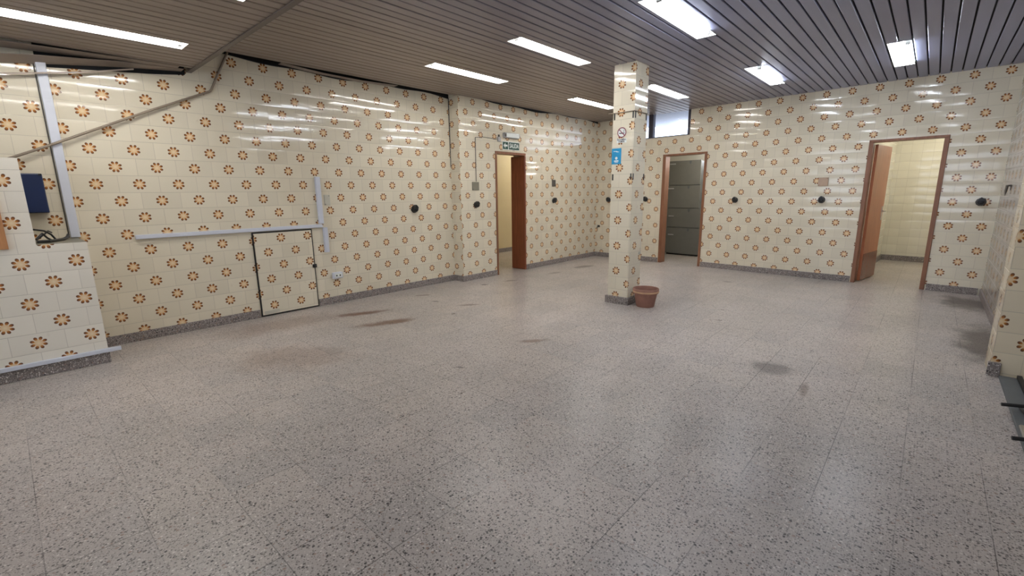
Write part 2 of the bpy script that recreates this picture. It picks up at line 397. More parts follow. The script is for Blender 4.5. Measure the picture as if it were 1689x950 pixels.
# slatted metal ceiling: strips with an open dark joint, cut away over each luminaire
def lights_main():
    L = []
    for i, (x0, x1) in enumerate([(1.085, 1.268), (2.302, 2.478), (3.605, 3.785), (4.898, 5.085)]):
        L.append((x0, x1, -5.02 + 0.02*i, -3.84 + 0.015*i, i, 0))
        L.append((x0+(0.03 if i < 2 else 0.0), x1+(0.035 if i < 2 else 0.0), -2.37+0.01*i, -1.17, i, 1))
    return L
LM = lights_main()
LOW = [(0.765, 0.962, -8.42, -7.21), (2.125, 2.31, -8.42, -7.20)]
def slats(name, x0, x1, ya, yb, z, holes, mat, gap=0.013, sag=None):
    m = MB(); p = 0.1013
    k0 = math.floor((x0-4.99)/p); k1 = math.ceil((x1-4.99)/p)
    for k in range(k0, k1):
        a = max(x0, 4.99+k*p+gap/2); b = min(x1, 4.99+(k+1)*p-gap/2)
        if b-a < 0.01: continue
        pieces = [(a, b, ya, yb)]
        for h in holes:
            nxt = []
            for (pa, pb, pc, pd) in pieces:
                if h[1] <= pa or h[0] >= pb or h[3] <= pc or h[2] >= pd: nxt.append((pa, pb, pc, pd)); continue
                if pc < h[2]: nxt.append((pa, pb, pc, h[2]))
                if h[3] < pd: nxt.append((pa, pb, h[3], pd))
                c0, c1 = max(pc, h[2]), min(pd, h[3])
                if h[0]-pa > 0.006: nxt.append((pa, h[0], c0, c1))
                if pb-h[1] > 0.006: nxt.append((h[1], pb, c0, c1))
            pieces = nxt
        for (pa, pb, pc, pd) in pieces:
            e = 0.004 if pb-pa > 0.03 else 0.001
            dz = random.uniform(-0.0015, 0.0015)
            prof = [(pa, z+0.016), (pa, z+0.004), (pa+e, z), (pb-e, z), (pb, z+0.004), (pb, z+0.016)]
            prof = [(q[0], q[1]+dz) for q in prof]
            A = [(x, pc, h) for x, h in prof]; B = [(x, pd, h) for x, h in prof]
            for i in range(5): m.quad([A[i], A[i+1], B[i+1], B[i]])
            m.quad(A); m.quad(list(reversed(B)))
            m.quad([A[5], A[0], B[0], B[5]])
    return struct(m.build(name, mat))
pillar_hole = (2.598, 2.867, -3.547, -3.243)
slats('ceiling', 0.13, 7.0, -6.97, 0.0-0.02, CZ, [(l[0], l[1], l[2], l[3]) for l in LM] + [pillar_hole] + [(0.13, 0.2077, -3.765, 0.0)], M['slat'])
slats('ceiling_lowered', 0.16, 7.0, -11.3, -6.985, 2.5, LOW, M['slat_low'], gap=0.014)
m = MB(); m.box(-0.3, 7.2, -11.5, 0.05, 2.95, 3.05); struct(m.build('ceiling_slab', M['void']))
# black backing just above the slats, cut out of strips so that luminaires and pillar pass through
m = MB()
ysplit = [-6.97, -5.1, -3.80, -3.54, -3.24, -2.42, -1.12, -0.02]
for a, b in zip(ysplit, ysplit[1:]):
    xs = [0.1]; cuts = []
    mid = (a+b)/2
    for l in LM:
        if l[2]-0.1 < mid < l[3]+0.1: cuts.append((l[0]-0.02, l[1]+0.02))
    if -3.55 < mid < -3.24: cuts.append((2.59, 2.875))
    cur = 0.1
    for c0, c1 in sorted(cuts) + [(7.0, 7.0)]:
        if c0 > cur: m.box(cur, c0, a, b, CZ+0.018, CZ+0.022)
        cur = c1
struct(m.build('ceiling_backing', M['joint']))
# step between the two ceilings and its edge trim
m = MB(); m.box(0.0, 7.0, -6.995, -6.975, 2.5, 2.75); struct(m.build('ceiling_step', M['slat_low']))
m = MB(); m.box(0.0, 7.0, -7.005, -6.965, 2.490, 2.499); m.box(0.0, 7.0, -6.974, -6.965, 2.499, 2.53)
struct(m.build('trim_1', M['edge_trim'], bevel=0.002))
# wavering dark strip standing in for the shaded gap along the top of the left walls
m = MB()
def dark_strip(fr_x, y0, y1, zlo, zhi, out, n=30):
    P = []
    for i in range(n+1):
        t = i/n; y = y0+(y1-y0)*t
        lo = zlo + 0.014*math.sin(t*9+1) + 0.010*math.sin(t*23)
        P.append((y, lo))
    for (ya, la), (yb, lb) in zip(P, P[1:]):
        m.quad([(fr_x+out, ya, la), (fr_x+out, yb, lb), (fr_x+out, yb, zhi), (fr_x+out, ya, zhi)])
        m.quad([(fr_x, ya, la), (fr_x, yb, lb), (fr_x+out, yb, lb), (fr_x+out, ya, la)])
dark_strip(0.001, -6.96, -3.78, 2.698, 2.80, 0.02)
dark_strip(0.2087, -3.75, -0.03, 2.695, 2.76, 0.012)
struct(m.build('shade_strip_left', M['void']))

# ------------------------------------------------------------------ terrazzo skirting
def skirting(name, fr, u0, u1, h=0.088, t=0.016, cap=0.0):
    m = MB(); m.box(u0, u1, -t, 0.0, 0.0, h)
    return struct(m.build(name, M['skirt'], None, fr[0], fr[1], bevel=0.003))
skirting('baseboard_left', FL, -7.98, -6.632)
skirting('baseboard_left', FL, -5.955, -3.766)
skirting('baseboard_left', (Vector((0, -3.765, 0)), 0.0), 0.016, 0.2237)
skirting('baseboard_left', FF, -3.765, -3.026)
skirting('baseboard_left', FF, -2.28, -0.03)
skirting('baseboard_back', FB, 0.22, 1.655)
skirting('baseboard_back', FB, 2.487, 4.68)
skirting('baseboard_back', FB, 5.512, 6.0)
skirting('baseboard_right', FR, 0.36, 3.79)
skirting('baseboard_right', FS, 5.868, 5.935, h=0.10, t=0.03)

# ------------------------------------------------------------------ tiled pillar in the room
P0, P1, PY0, PY1 = 2.600, 2.865, -3.545, -3.245
t = thing('tiled_pillar', 'square flower-tiled pillar standing free in the room beside the clay pot', 'pillar', ((P0+P1)/2, (PY0+PY1)/2, 0))
cx, cy = (P0+P1)/2, (PY0+PY1)/2
m = MB()
a, b, c, d = P0-cx, P1-cx, PY0-cy, PY1-cy
uc = 2.702-cx
def side(p, q, ua, ub): m.quad([(*p, 0.0), (*q, 0.0), (*q, CZ+0.06), (*p, CZ+0.06)], [(ua, -TV), (ub, -TV), (ub, CZ+0.06-TV), (ua, CZ+0.06-TV)])
side((a, c), (b, c), a-uc, b-uc)
side((b, c), (b, d), (PY0+3.42), (PY1+3.42)); side((b, d), (a, d), 0, b-a); side((a, d), (a, c), 0, d-c)
m.build('shaft', M['tile'], t)
m = MB(); m.box(a-0.022, b+0.022, c-0.03, d+0.022, 0, 0.088); m.build('skirting', M['skirt'], t, bevel=0.003)
for z, s, nm in ((2.175, 0.075, 'clip'), (1.505, 0.07, 'clip')):
    for (x0, x1, y0, y1) in ((a+0.012, a+0.026, c-0.006, c+0.001), (b-0.022, b-0.008, c-0.006, c+0.001), (b-0.001, b+0.006, c+0.012, c+0.028), (b-0.001, b+0.006, d-0.03, d-0.012)):
        m = MB(); m.box(x0, x1, y0, y1, z-s/2-0.01, z+s/2-0.01); m.build(nm, M['black_metal'], t, bevel=0.002)
m = MB()
for (p, q) in (((a-0.05, c-0.008), (b+0.008, c-0.008)), ((b+0.008, c-0.008), (b+0.008, d+0.006)),):
    m.tube([(*p, 2.20), (*q, 2.20)], 0.005, 8)
m.build('wire_band', M['pipe'], t, smooth=True)

# ------------------------------------------------------------------ lettering
def text_mesh(txt, size, mat, parent, x, y, z, wfit=None, name='lettering', bold=0.0):
    cu = bpy.data.curves.new('lettering', 'FONT'); cu.body = txt; cu.size = size; cu.align_x = 'CENTER'; cu.align_y = 'CENTER'
    cu.extrude = 0.0006; cu.offset = bold
    tmp = bpy.data.objects.new('lettering', cu); col.objects.link(tmp)
    dg = bpy.context.evaluated_depsgraph_get()
    me = bpy.data.meshes.new_from_object(tmp.evaluated_get(dg)); bpy.data.objects.remove(tmp)
    xs = [v.co.x for v in me.vertices]; w = max(xs)-min(xs); k = (wfit/w) if wfit else 1.0
    for v in me.vertices: v.co = Vector((v.co.x*k, -v.co.z, v.co.y))
    me.materials.clear(); me.materials.append(mat)
    o = bpy.data.objects.new(name, me); col.objects.link(o); o.parent = parent; o.location = (x, y, z); return o

# exit sign
loc, a0 = at(FF, -2.648, 2.080, 0.004)
t = thing('exit_sign', 'green and white exit sign above the left doorway', 'sign', loc, a0)
m = MB(); m.box(-0.205, 0.205, -0.004, 0.004, -0.066, 0.066); m.build('panel', M['white'], t, bevel=0.001)
m = MB(); m.box(-0.196, -0.075, -0.0065, -0.0035, -0.056, 0.056); m.build('arrow_field', M['green'], t)
m = MB(); m.box(-0.055, 0.196, -0.0065, -0.0035, -0.056, 0.056); m.build('word_field', M['green'], t)
m = MB(); m.prism([(-0.182, 0.0), (-0.140, -0.042), (-0.140, -0.014), (-0.090, -0.014), (-0.090, 0.014), (-0.140, 0.014), (-0.140, 0.042)], -0.0085, -0.0065); m.build('arrow', M['white'], t)
text_mesh('SALIDA', 0.095, M['white'], t, 0.0705, -0.0075, 0.0, 0.222, bold=0.0018)
# emergency lamp above it
loc, a0 = at(FF, -2.655, 2.232, 0.0)
t = thing('emergency_lamp', 'small whitish emergency lamp on the wall just above the exit sign', 'lamp', loc, a0)
m = MB(); m.prism([(-0.17, -0.035), (0.17, -0.035), (0.185, -0.01), (0.185, 0.03), (0.165, 0.045), (-0.165, 0.045), (-0.185, 0.03), (-0.185, -0.01)], -0.05, 0.004); m.build('housing', M['pvc_old'], t, bevel=0.006)
m = MB(); m.box(-0.15, 0.15, -0.062, -0.05, -0.028, 0.036); m.build('diffuser', M['white'], t, bevel=0.005)
m = MB(); m.box(-0.182, -0.155, -0.058, -0.048, -0.02, 0.03); m.build('end_cap', M['plate_dark'], t)
loc, a0 = at(FF, -2.935, 2.165, 0.0)
t = thing('junction_box', 'tiny grey junction box left of the exit sign', 'box', loc, a0)
m = MB(); m.box(-0.03, 0.03, -0.025, 0.002, -0.035, 0.035); m.build('housing', M['pvc_old'], t, bevel=0.004)
m = MB(); m.box(-0.012, 0.012, -0.02, 0.002, 0.035, 0.07); m.build('cable_gland', M['plate_dark'], t, bevel=0.002)
loc, a0 = at(FF, -3.45, 1.5, 0.0)
m = MB(); m.tube([(0, -0.005, 0.008), (0.005, -0.005, 0.655)], 0.005, 6); m.tube([(0.005, -0.005, 0.655), (0.18, -0.005, 0.672), (0.42, -0.005, 0.665), (0.484, -0.005, 0.665)], 0.004, 6)
tag(m.build('cable', M['plate_dark'], None, loc, a0, smooth=True), 'thin cable rising from the olive-grey plate and turning toward the exit sign', 'cable')
m = MB(); m.tube([(0.008, -3.769, 2.69), (0.008, -3.769, 2.05), (0.008, -3.769, 1.72)], 0.006, 6)  # added rod drawing the dark line of the step's inner corner
tag(m.build('cable', M['plate_dark'], None, smooth=True), 'thin dark rod drawn down the corner where the left wall steps', 'cable')

# no smoking sign and poster on the pillar
loc, a0 = at(FP, 2.718, 1.985, 0.001)
t = thing('no_smoking_sign', 'round no smoking sign with a caption on the tiled pillar', 'sign', loc, a0)
m = MB(); N = 40
ring = lambda r, y: [(r*math.cos(2*PI*k/N), y, r*math.sin(2*PI*k/N)) for k in range(N)]
m.quad(ring(0.055, -0.001)); m.build('disc', M['white'], t)
m = MB(); A, B_ = ring(0.056, -0.0025), ring(0.046, -0.0025)
for k in range(N): j = (k+1) % N; m.quad([A[k], A[j], B_[j], B_[k]])
m.quad([(-0.038, -0.0025, 0.031), (-0.031, -0.0025, 0.038), (0.038, -0.0025, -0.031), (0.031, -0.0025, -0.038)])
m.build('ring_and_slash', M['sign_red'], t)
m = MB(); m.box(-0.032, 0.022, -0.0022, -0.0012, -0.014, -0.003); m.box(0.024, 0.032, -0.0022, -0.0012, -0.014, -0.003)
m.tube([(0.028, -0.002, 0.0), (0.022, -0.002, 0.010), (0.029, -0.002, 0.018), (0.024, -0.002, 0.028)], 0.003, 6); m.build('cigarette', M['ink'], t)
m = MB(); m.box(-0.062, 0.062, -0.001, -0.0002, -0.112, -0.066); m.build('caption_strip', M['white'], t)
text_mesh('PROHIBIDO', 0.022, M['ink'], t, 0, -0.002, -0.079, 0.11, bold=0.0004)
text_mesh('FUMAR', 0.022, M['ink'], t, 0, -0.002, -0.100, 0.075, bold=0.0004)
loc, a0 = at(FP, 2.657, 1.728, 0.001)
t = thing('poster', 'bright blue paper poster taped to the left edge of the pillar', 'poster', loc, a0)
m = MB(); m.box(-0.058, 0.062, -0.002, 0.0, -0.088, 0.088); m.build('sheet', M['poster'], t)
for (x0, x1, y0, y1) in ((-0.036, 0.012, 0.052, 0.058), (0.0, 0.034, 0.045, 0.051), (-0.026, 0.03, -0.058, -0.046), (-0.02, 0.024, -0.070, -0.064)):
    m = MB(); m.box(x0, x1, -0.003, -0.0015, y0, y1); m.build('text_line', M['white'], t)
m = MB(); m.lathe([(0.016, 0.0015), (0.0155, 0.0035)], 16, 'y', (0.002, 0, -0.022)); m.build('emblem', M['white'], t)

# ------------------------------------------------------------------ clay pot
t = thing('flower_pot', 'worn empty terracotta pot on the floor against the pillar', 'pot', (3.055, -3.46, 0))
m = MB()
m.lathe([(0.02, 0.0), (0.098, 0.0), (0.104, 0.008), (0.132, 0.165), (0.126, 0.17), (0.122, 0.16), (0.098, 0.02), (0.01, 0.018)], 40)
m.build('body', M['terracotta'], t, smooth=True)
m = MB(); m.lathe([(0.131, 0.158), (0.142, 0.160), (0.148, 0.172), (0.149, 0.212), (0.145, 0.218), (0.137, 0.217), (0.133, 0.205), (0.124, 0.16), (0.131, 0.158)], 40)
m.f = [f for f in m.f if len(f) == 4]; m.uv = m.uv[:len(m.f)]; m.build('rim', M['terracotta'], t, smooth=True)
m = MB(); m.lathe([(0.1478, 0.172), (0.1502, 0.174), (0.1502, 0.188), (0.1482, 0.190)], 40)
m.f = [f for f in m.f if len(f) == 4]; m.uv = m.uv[:len(m.f)]; m.build('pale_band', M['terracotta_rim'], t, smooth=True)
m = MB(); m.lathe([(0.001, 0.082), (0.112, 0.08), (0.114, 0.076), (0.001, 0.076)], 36); m.build('soil_crust', M['soil'], t, smooth=True)

# ------------------------------------------------------------------ black wall sockets
def socket(fr, u, z, s, label):
    loc, a0 = at(fr, u, z)
    t = thing('wall_socket', label, 'socket', loc, a0, 'black round sockets along the walls')
    m = MB(); m.lathe([(0.052*s, -0.002), (0.054*s, 0.006), (0.050*s, 0.012), (0.001, 0.012)], 10, 'y'); m.build('base_plate', M['black'], t, smooth=True)
    m = MB(); m.lathe([(0.044*s, 0.010), (0.043*s, 0.040), (0.034*s, 0.056), (0.020*s, 0.060), (0.001, 0.060)], 20, 'y'); m.build('housing', M['black'], t, smooth=True)
    m = MB(); m.prism([(-0.038*s, 0.012*s), (0.038*s, 0.012*s), (0.026*s, 0.040*s), (0.0, 0.064*s), (-0.026*s, 0.040*s)], -0.066, -0.004); m.build('hinged_cap', M['black'], t, bevel=0.004)
    m = MB(); m.lathe([(0.012*s, 0.058), (0.011*s, 0.072), (0.001, 0.074)], 12, 'y', (0, 0, -0.014*s)); m.build('knob', M['black_metal'], t, smooth=True)
socket(FL, -4.471, 1.124, 1.01, 'black socket on the left wall, nearest the camera, with no plate above')
socket(FF, -3.465, 1.158, 0.88, 'black socket left of the left doorway, under the olive-grey plate')
socket(FF, -1.483, 1.183, 0.88, 'black socket right of the left doorway, under the dark grey plate')
socket(FB, 0.520, 1.170, 0.88, 'black socket on the back wall just left of the pillar')
socket(FB, 1.350, 1.182, 0.88, 'black socket on the back wall between pillar and middle doorway')
socket(FB, 2.990, 1.172, 0.88, 'black socket on the back wall just right of the middle doorway')
socket(FB, 4.214, 1.174, 0.92, 'black socket under the tan plate, left of the right doorway')
socket(FB, 5.878, 1.152, 0.92, 'black socket in the right corner, right of the right doorway')

def plate(fr, u, z, w, h, mat, label, name='switch_plate', cat='switch', d=0.014):
    loc, a0 = at(fr, u, z)
    t = thing(name, label, cat, loc, a0)
    m = MB(); m.box(-w/2, w/2, -d, 0.002, -h/2, h/2); m.build('plate', mat, t, bevel=0.004)
    for sx in (-1, 1):
        m = MB(); m.lathe([(0.005, d-0.001), (0.005, d+0.002), (0.001, d+0.002)], 8, 'y', (sx*(w/2-0.013), 0, sx*(h/2-0.013)))
        m.build('screw', M['plate_dark'], t)
plate(FF, -3.466, 1.441, 0.135, 0.125, M['plate_olive'], 'olive-grey square cover plate left of the left doorway', 'cover_plate', 'cover plate')
plate(FF, -1.486, 1.501, 0.10, 0.115, M['plate_dark'], 'dark grey cover plate right of the left doorway', 'cover_plate', 'cover plate')
plate(FB, 4.208, 1.436, 0.125, 0.12, M['plate_tan'], 'tan square cover plate on the back wall left of the right doorway', 'cover_plate', 'cover plate')
plate(FL, -5.735, 1.274, 0.075, 0.125, M['plate_pale'], 'pale narrow cover plate beside the vertical trunking on the left wall', 'cover_plate', 'cover plate', 0.008)
loc, a0 = at(FL, -5.70, 0.352)
t = thing('power_outlet', 'small white power outlet low on the left wall beside the hatch', 'outlet', loc, a0)
m = MB(); m.box(-0.062, 0.062, -0.045, 0.002, -0.038, 0.038); m.build('housing', M['pvc'], t, bevel=0.006)
m = MB(); m.box(-0.045, 0.045, -0.050, -0.045, -0.025, 0.025); m.build('face_plate', M['white'], t, bevel=0.002)
for sx in (-0.022, 0.022):
    m = MB(); m.lathe([(0.010, 0.0495), (0.0095, 0.0515), (0.001, 0.0515)], 14, 'y', (sx, 0, 0)); m.build('socket_hole', M['black'], t)
loc, a0 = at(FB, 0.300, 0.628)
t = thing('water_tap', 'little black tap low in the far left corner', 'tap', loc, a0)
m = MB(); m.lathe([(0.022, -0.002), (0.022, 0.006), (0.011, 0.008), (0.011, 0.05), (0.001, 0.05)], 12, 'y'); m.build('body', M['black_metal'], t, smooth=True)
m = MB(); m.tube([(0, -0.045, 0), (0, -0.065, -0.006), (0, -0.072, -0.04)], 0.009, 8); m.build('spout', M['black_metal'], t, smooth=True)
m = MB(); m.box(-0.024, 0.024, -0.045, -0.034, 0.018, 0.026); m.tube([(0, -0.04, 0.006), (0, -0.04, 0.02)], 0.006, 8); m.build('handle', M['black_metal'], t)
loc, a0 = at(FR, 1.27, 1.29)
t = thing('wall_hook', 'dark upright hook on the grimy right wall near the corner', 'hook', loc, a0)
m = MB(); m.box(-0.022, 0.022, -0.006, 0.003, 0.0, 0.06); m.build('base_plate', M['plate_dark'], t, bevel=0.002)
m = MB(); m.tube([(0, -0.005, 0.05), (0, -0.03, 0.05), (0, -0.034, 0.0), (0, -0.034, -0.06)], 0.012, 8); m.build('prong', M['plate_dark'], t, smooth=True)
loc, a0 = at(FB, 1.40, 0.43)
m = MB(); m.lathe([(0.02, -0.002), (0.02, 0.01), (0.012, 0.016), (0.001, 0.016)], 12, 'y')
PR = (Vector((P1, 0, 0)), PI/2)
loc, a0 = (P1, -3.29, 0.60), PI/2
tag(m.build('wall_plug', M['plate_pale'], None, loc, a0, smooth=True), 'small round pale plug low on the right face of the pillar', 'plug')

# ------------------------------------------------------------------ left wall: trunking, hatch, counter, blue box
def trunk(fr, u0, u1, z0, z1, label, vertical=None, d=0.035):
    loc, a0 = at(fr, (u0+u1)/2, (z0+z1)/2); w, h = (u1-u0)/2, (z1-z0)/2
    t = thing('cable_trunking', label, 'cable trunking', loc, a0)
    m = MB(); m.box(-w, w, -d*0.7, 0.002, -h, h); m.build('channel', M['pvc'], t, bevel=0.002)
    m = MB()
    m.box(-w+0.001, w-0.001, -d, -d*0.7, -h+0.001, h-0.001); m.build('cover', M['pvc'], t, bevel=0.004)
trunk(FL, -7.605, -5.832, 0.953, 0.992, 'long horizontal white cable trunking above the tiled hatch')
trunk(FL, -5.868, -5.812, 0.997, 1.545, 'upright white cable trunking rising from the end of the horizontal run')
trunk(FL, -5.826, -5.775, 0.650, 0.952, 'short white cable trunking hanging below the end of the horizontal run')
trunk(FL, -8.035, -7.972, 1.003, 2.44, 'tall white cable trunking beside the blue box')
m = MB(); m.tube([(0.006, -8.043, 1.003), (0.006, -8.043, 2.42)], 0.004, 8)  # dark rod standing in for the shadow edge beside the trunking
tag(m.build('cable', M['plate_dark'], None, smooth=True), 'thin dark line standing in for the shadow down the left side of the tall trunking', 'cable')

# tiled access hatch
u0, u1, z0, z1 = -6.620, -5.963, 0.004, 0.944
loc, a0 = at(FL, u0, 0.0)
t = thing('access_hatch', 'flower-tiled access hatch with a black outline in the left wall', 'hatch', loc, a0)
W = u1-u0
m = MB()
for (x0, x1, y0, y1) in ((0, W, z1-0.012, z1), (0, W, z0, z0+0.014), (0, 0.012, z0+0.014, z1-0.012), (W-0.012, W, z0+0.014, z1-0.012)): m.box(x0, x1, -0.012, 0.002, y0, y1)
m.build('frame', M['black_metal'], t)
m = MB(); m.box(0.014, W-0.014, -0.020, -0.001, z0+0.016, z1-0.014, (-6.4547-u0-0.02, TV+0.02)); m.build('tiled_door', M['tile'], t)
m = MB(); m.box(W-0.035, W+0.012, -0.034, -0.012, 0.485, 0.525); m.lathe([(0.014, 0.03), (0.012, 0.045), (0.001, 0.046)], 12, 'y', (W-0.012, 0, 0.505)); m.build('latch', M['black_metal'], t, bevel=0.003)
m = MB(); m.box(0.03, 0.19, -0.024, -0.0195, z0+0.024, z0+0.060); m.build('label_strip', M['plate_pale'], t)

# tiled counter (low part and taller part) in front of the left wall
bx = 0.53
t = thing('tiled_counter', 'stepped flower-tiled counter block at the near left with a terrazzo plinth', 'counter', (0, -8.27, 0))
def prism_yz(m, poly, x0, x1, uo):
    U, V = uo
    A = [(x1, y, z) for y, z in poly]
    m.quad(A, [(y-U, z-V) for y, z in poly]); Bk = [(x0, y, z) for y, z in poly]
    m.quad(list(reversed(Bk)))
    for k in range(len(poly)):
        j = (k+1) % len(poly); m.quad([A[j], A[k], Bk[k], Bk[j]], [(p[0], p[1]+p[2]) for p in (A[j], A[k], Bk[k], Bk[j])])
Y = lambda y: y+8.27
m = MB(); prism_yz(m, [(Y(-9.6), 0.09), (Y(-7.985), 0.09), (Y(-7.985), 0.995), (Y(-8.264), 0.995), (Y(-9.6), 0.995)], 0.002, bx, (Y(-8.215), TV+0.010)); m.build('low_block', M['tile_box'], t)
m = MB(); prism_yz(m, [(Y(-9.6), 0.995), (Y(-8.264), 0.995), (Y(-8.264), 1.618), (Y(-9.6), 1.618)], bx-0.16, bx, (Y(-8.215), TV+0.010)); m.build('tall_panel', M['tile_box'], t)
m = MB(); m.box(0.002, bx+0.004, Y(-9.6), Y(-7.98), 0.0, 0.092); m.build('plinth', M['skirt'], t, bevel=0.003)
m = MB(); m.box(0.02, bx-0.01, Y(-8.262), Y(-7.99), 0.995, 0.999); m.build('worn_ledge', M['plate_olive'], t)
m = MB(); m.box(bx+0.002, bx+0.030, -9.6, -7.905, 0.090, 0.122)
loc = (0, 0, 0)
o = tag(m.build('cable_trunking', M['pvc'], None, bevel=0.004), 'white cable trunking along the foot of the tiled counter', 'cable trunking')
# wooden board on the taller panel
m = MB(); m.box(bx+0.001, bx+0.022, -9.1, -8.405, 0.977, 1.52)
tag(m.build('wooden_board', M['board'], None, bevel=0.003), 'light brown wooden board fixed to the tiled counter at the left edge', 'board')
# black cables lying on the ledge
m = MB()
m.tube([(0.46, -8.255, 1.012), (0.46, -8.19, 1.012), (0.30, -8.10, 1.012), (0.12, -8.065, 1.014), (0.05, -8.05, 1.03)], 0.011, 8)
m.tube([(0.44, -8.255, 1.03), (0.40, -8.215, 1.07), (0.33, -8.19, 1.03), (0.30, -8.17, 1.013)], 0.007, 8)
m.tube([(0.36, -8.255, 1.10), (0.30, -8.20, 1.085), (0.24, -8.16, 1.05), (0.22, -8.14, 1.012)], 0.007, 8)
m.tube([(0.25, -8.25, 1.012), (0.22, -8.19, 1.06), (0.17, -8.17, 1.075), (0.12, -8.15, 1.06)], 0.006, 8)
tag(m.build('cable_bundle', M['black'], None, smooth=True), 'tangle of black cables lying on the counter ledge under the blue box', 'cable')
# blue cabinet
t = thing('electrical_box', 'dark blue metal electrical box on the left wall above the counter ledge', 'box', (0.001, -8.24, 1.373))
m = MB(); m.box(0, 0.095, -0.165, 0.108, -0.155, 0.155); m.build('housing', M['blue_box'], t, bevel=0.006)
m = MB(); m.box(0.095, 0.108, -0.160, 0.104, -0.150, 0.150); m.build('door', M['blue_box'], t, bevel=0.004)
m = MB(); m.box(0.108, 0.111, -0.06, -0.012, 0.10, 0.145); m.build('paper_tag', M['white'], t)
m = MB(); m.box(0.0955, 0.115, 0.085, 0.103, 0.140, 0.152); m.build('hinge', M['black_metal'], t)
# sloping pipe
m = MB(); m.tube([(0.02, -6.635, 2.735), (0.02, -6.82, 2.362), (0.022, -6.832, 2.345), (0.026, -6.85, 2.335), (0.04, -7.379, 2.087), (0.055, -8.057, 1.750), (0.062, -8.45, 1.565)], 0.0105, 10)
tag(m.build('conduit_pipe', M['pipe'], None, smooth=True), 'thin brown conduit pipe sloping across the left wall down from the ceiling', 'pipe')
# slats that have come loose along the left edge of the ceiling
def loose(label, pts, w, mat, th=0.004):
    m = MB()
    for p, q in zip(pts, pts[1:]):
        (xa, ya, za, ka), (xb, yb, zb, kb) = p, q
        lo = [(xa, ya, za), (xa+w, ya, za+ka), (xb+w, yb, zb+kb), (xb, yb, zb)]
        hi = [(x, y, z+th) for x, y, z in lo]
        m.quad(list(reversed(lo))); m.quad(hi)
        for k in range(4): j = (k+1) % 4; m.quad([lo[k], lo[j], hi[j], hi[k]])
    return tag(m.build('ceiling_slat', mat, None), label, 'ceiling slat')
loose('drooping ceiling slat lying against the top of the wall above the blue box', [(0.012, -7.05, 2.488, 0.004), (0.012, -7.5, 2.446, 0.025), (0.012, -8.05, 2.375, 0.045), (0.012, -8.22, 2.352, 0.045), (0.012, -8.8, 2.28, 0.05)], 0.10, M['slat_low'])
loose('lower drooping ceiling slat crossing the tall trunking near its top', [(0.045, -7.42, 2.432, -0.004), (0.045, -7.75, 2.352, -0.006), (0.045, -8.1, 2.285, -0.006), (0.045, -8.7, 2.19, -0.006)], 0.035, M['slat_low'], 0.012)
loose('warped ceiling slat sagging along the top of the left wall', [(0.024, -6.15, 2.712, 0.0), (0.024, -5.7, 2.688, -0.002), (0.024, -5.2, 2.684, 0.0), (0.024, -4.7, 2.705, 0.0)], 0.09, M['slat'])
loose('bent ceiling slat hanging between the lowered ceiling and the drooping slat at the wall', [(0.07, -7.10, 2.490, 0.004), (0.065, -7.5, 2.478, 0.012), (0.06, -8.2, 2.455, 0.02), (0.06, -8.8, 2.43, 0.025)], 0.12, M['slat_low'])
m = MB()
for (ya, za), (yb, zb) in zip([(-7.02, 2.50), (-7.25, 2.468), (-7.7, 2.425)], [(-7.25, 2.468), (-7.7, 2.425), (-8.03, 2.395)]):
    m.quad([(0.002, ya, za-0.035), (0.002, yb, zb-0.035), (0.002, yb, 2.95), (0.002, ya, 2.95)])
struct(m.build('shade_sheet_left', M['void']))  # dark sheet standing in for the shadow band under the drooping slat

# ------------------------------------------------------------------ doors
def door_frame(t, w, h, depth, fw, mat, y0=-0.012):
    for nm, x0, x1 in (('jamb', 0, fw), ('jamb', w-fw, w)):
        m = MB(); m.box(x0, x1, y0, depth, 0, h-fw); m.build(nm, mat, t, bevel=0.003)
    m = MB(); m.box(0, w, y0, depth, h-fw, h); m.build('head', mat, t, bevel=0.003)
# left doorway (corridor)
loc, a0 = at(FF, -3.018, 0.0)
t = thing('door_1', 'open brown-framed doorway under the exit sign', 'door', loc, a0); t['kind'] = 'structure'
w, h = 0.731, 1.983
m = MB(); m.box(0, 0.03, -0.015, 0.10, 0, h-0.04); m.build('jamb', M['frame'], t, bevel=0.003)
m = MB(); m.box(0, w, -0.015, 0.12, h-0.04, h); m.build('head', M['frame'], t, bevel=0.003)
m = MB(); m.box(w-0.035, w, -0.02, 0.30, 0, h-0.04); m.build('jamb', M['frame_l'], t, bevel=0.012)
# middle doorway
loc, a0 = at(FB, 1.640, 0.0)
t = thing('door_2', 'brown-framed middle doorway with a grey cabinet behind', 'door', loc, a0); t['kind'] = 'structure'
w, h = 0.842, 1.998
for (x0, x1, y0, y1) in ((0.026, 0.085, -0.012, 0.15), (w-0.05, w-0.008, -0.012, 0.15)):
    m = MB(); m.box(x0, x1, y0, y1, 0, h-0.045); m.build('jamb', M['frame'], t, bevel=0.004)
m = MB(); m.box(0.026, w-0.008, -0.012, 0.15, h-0.045, h-0.014); m.build('head', M['frame'], t, bevel=0.003)
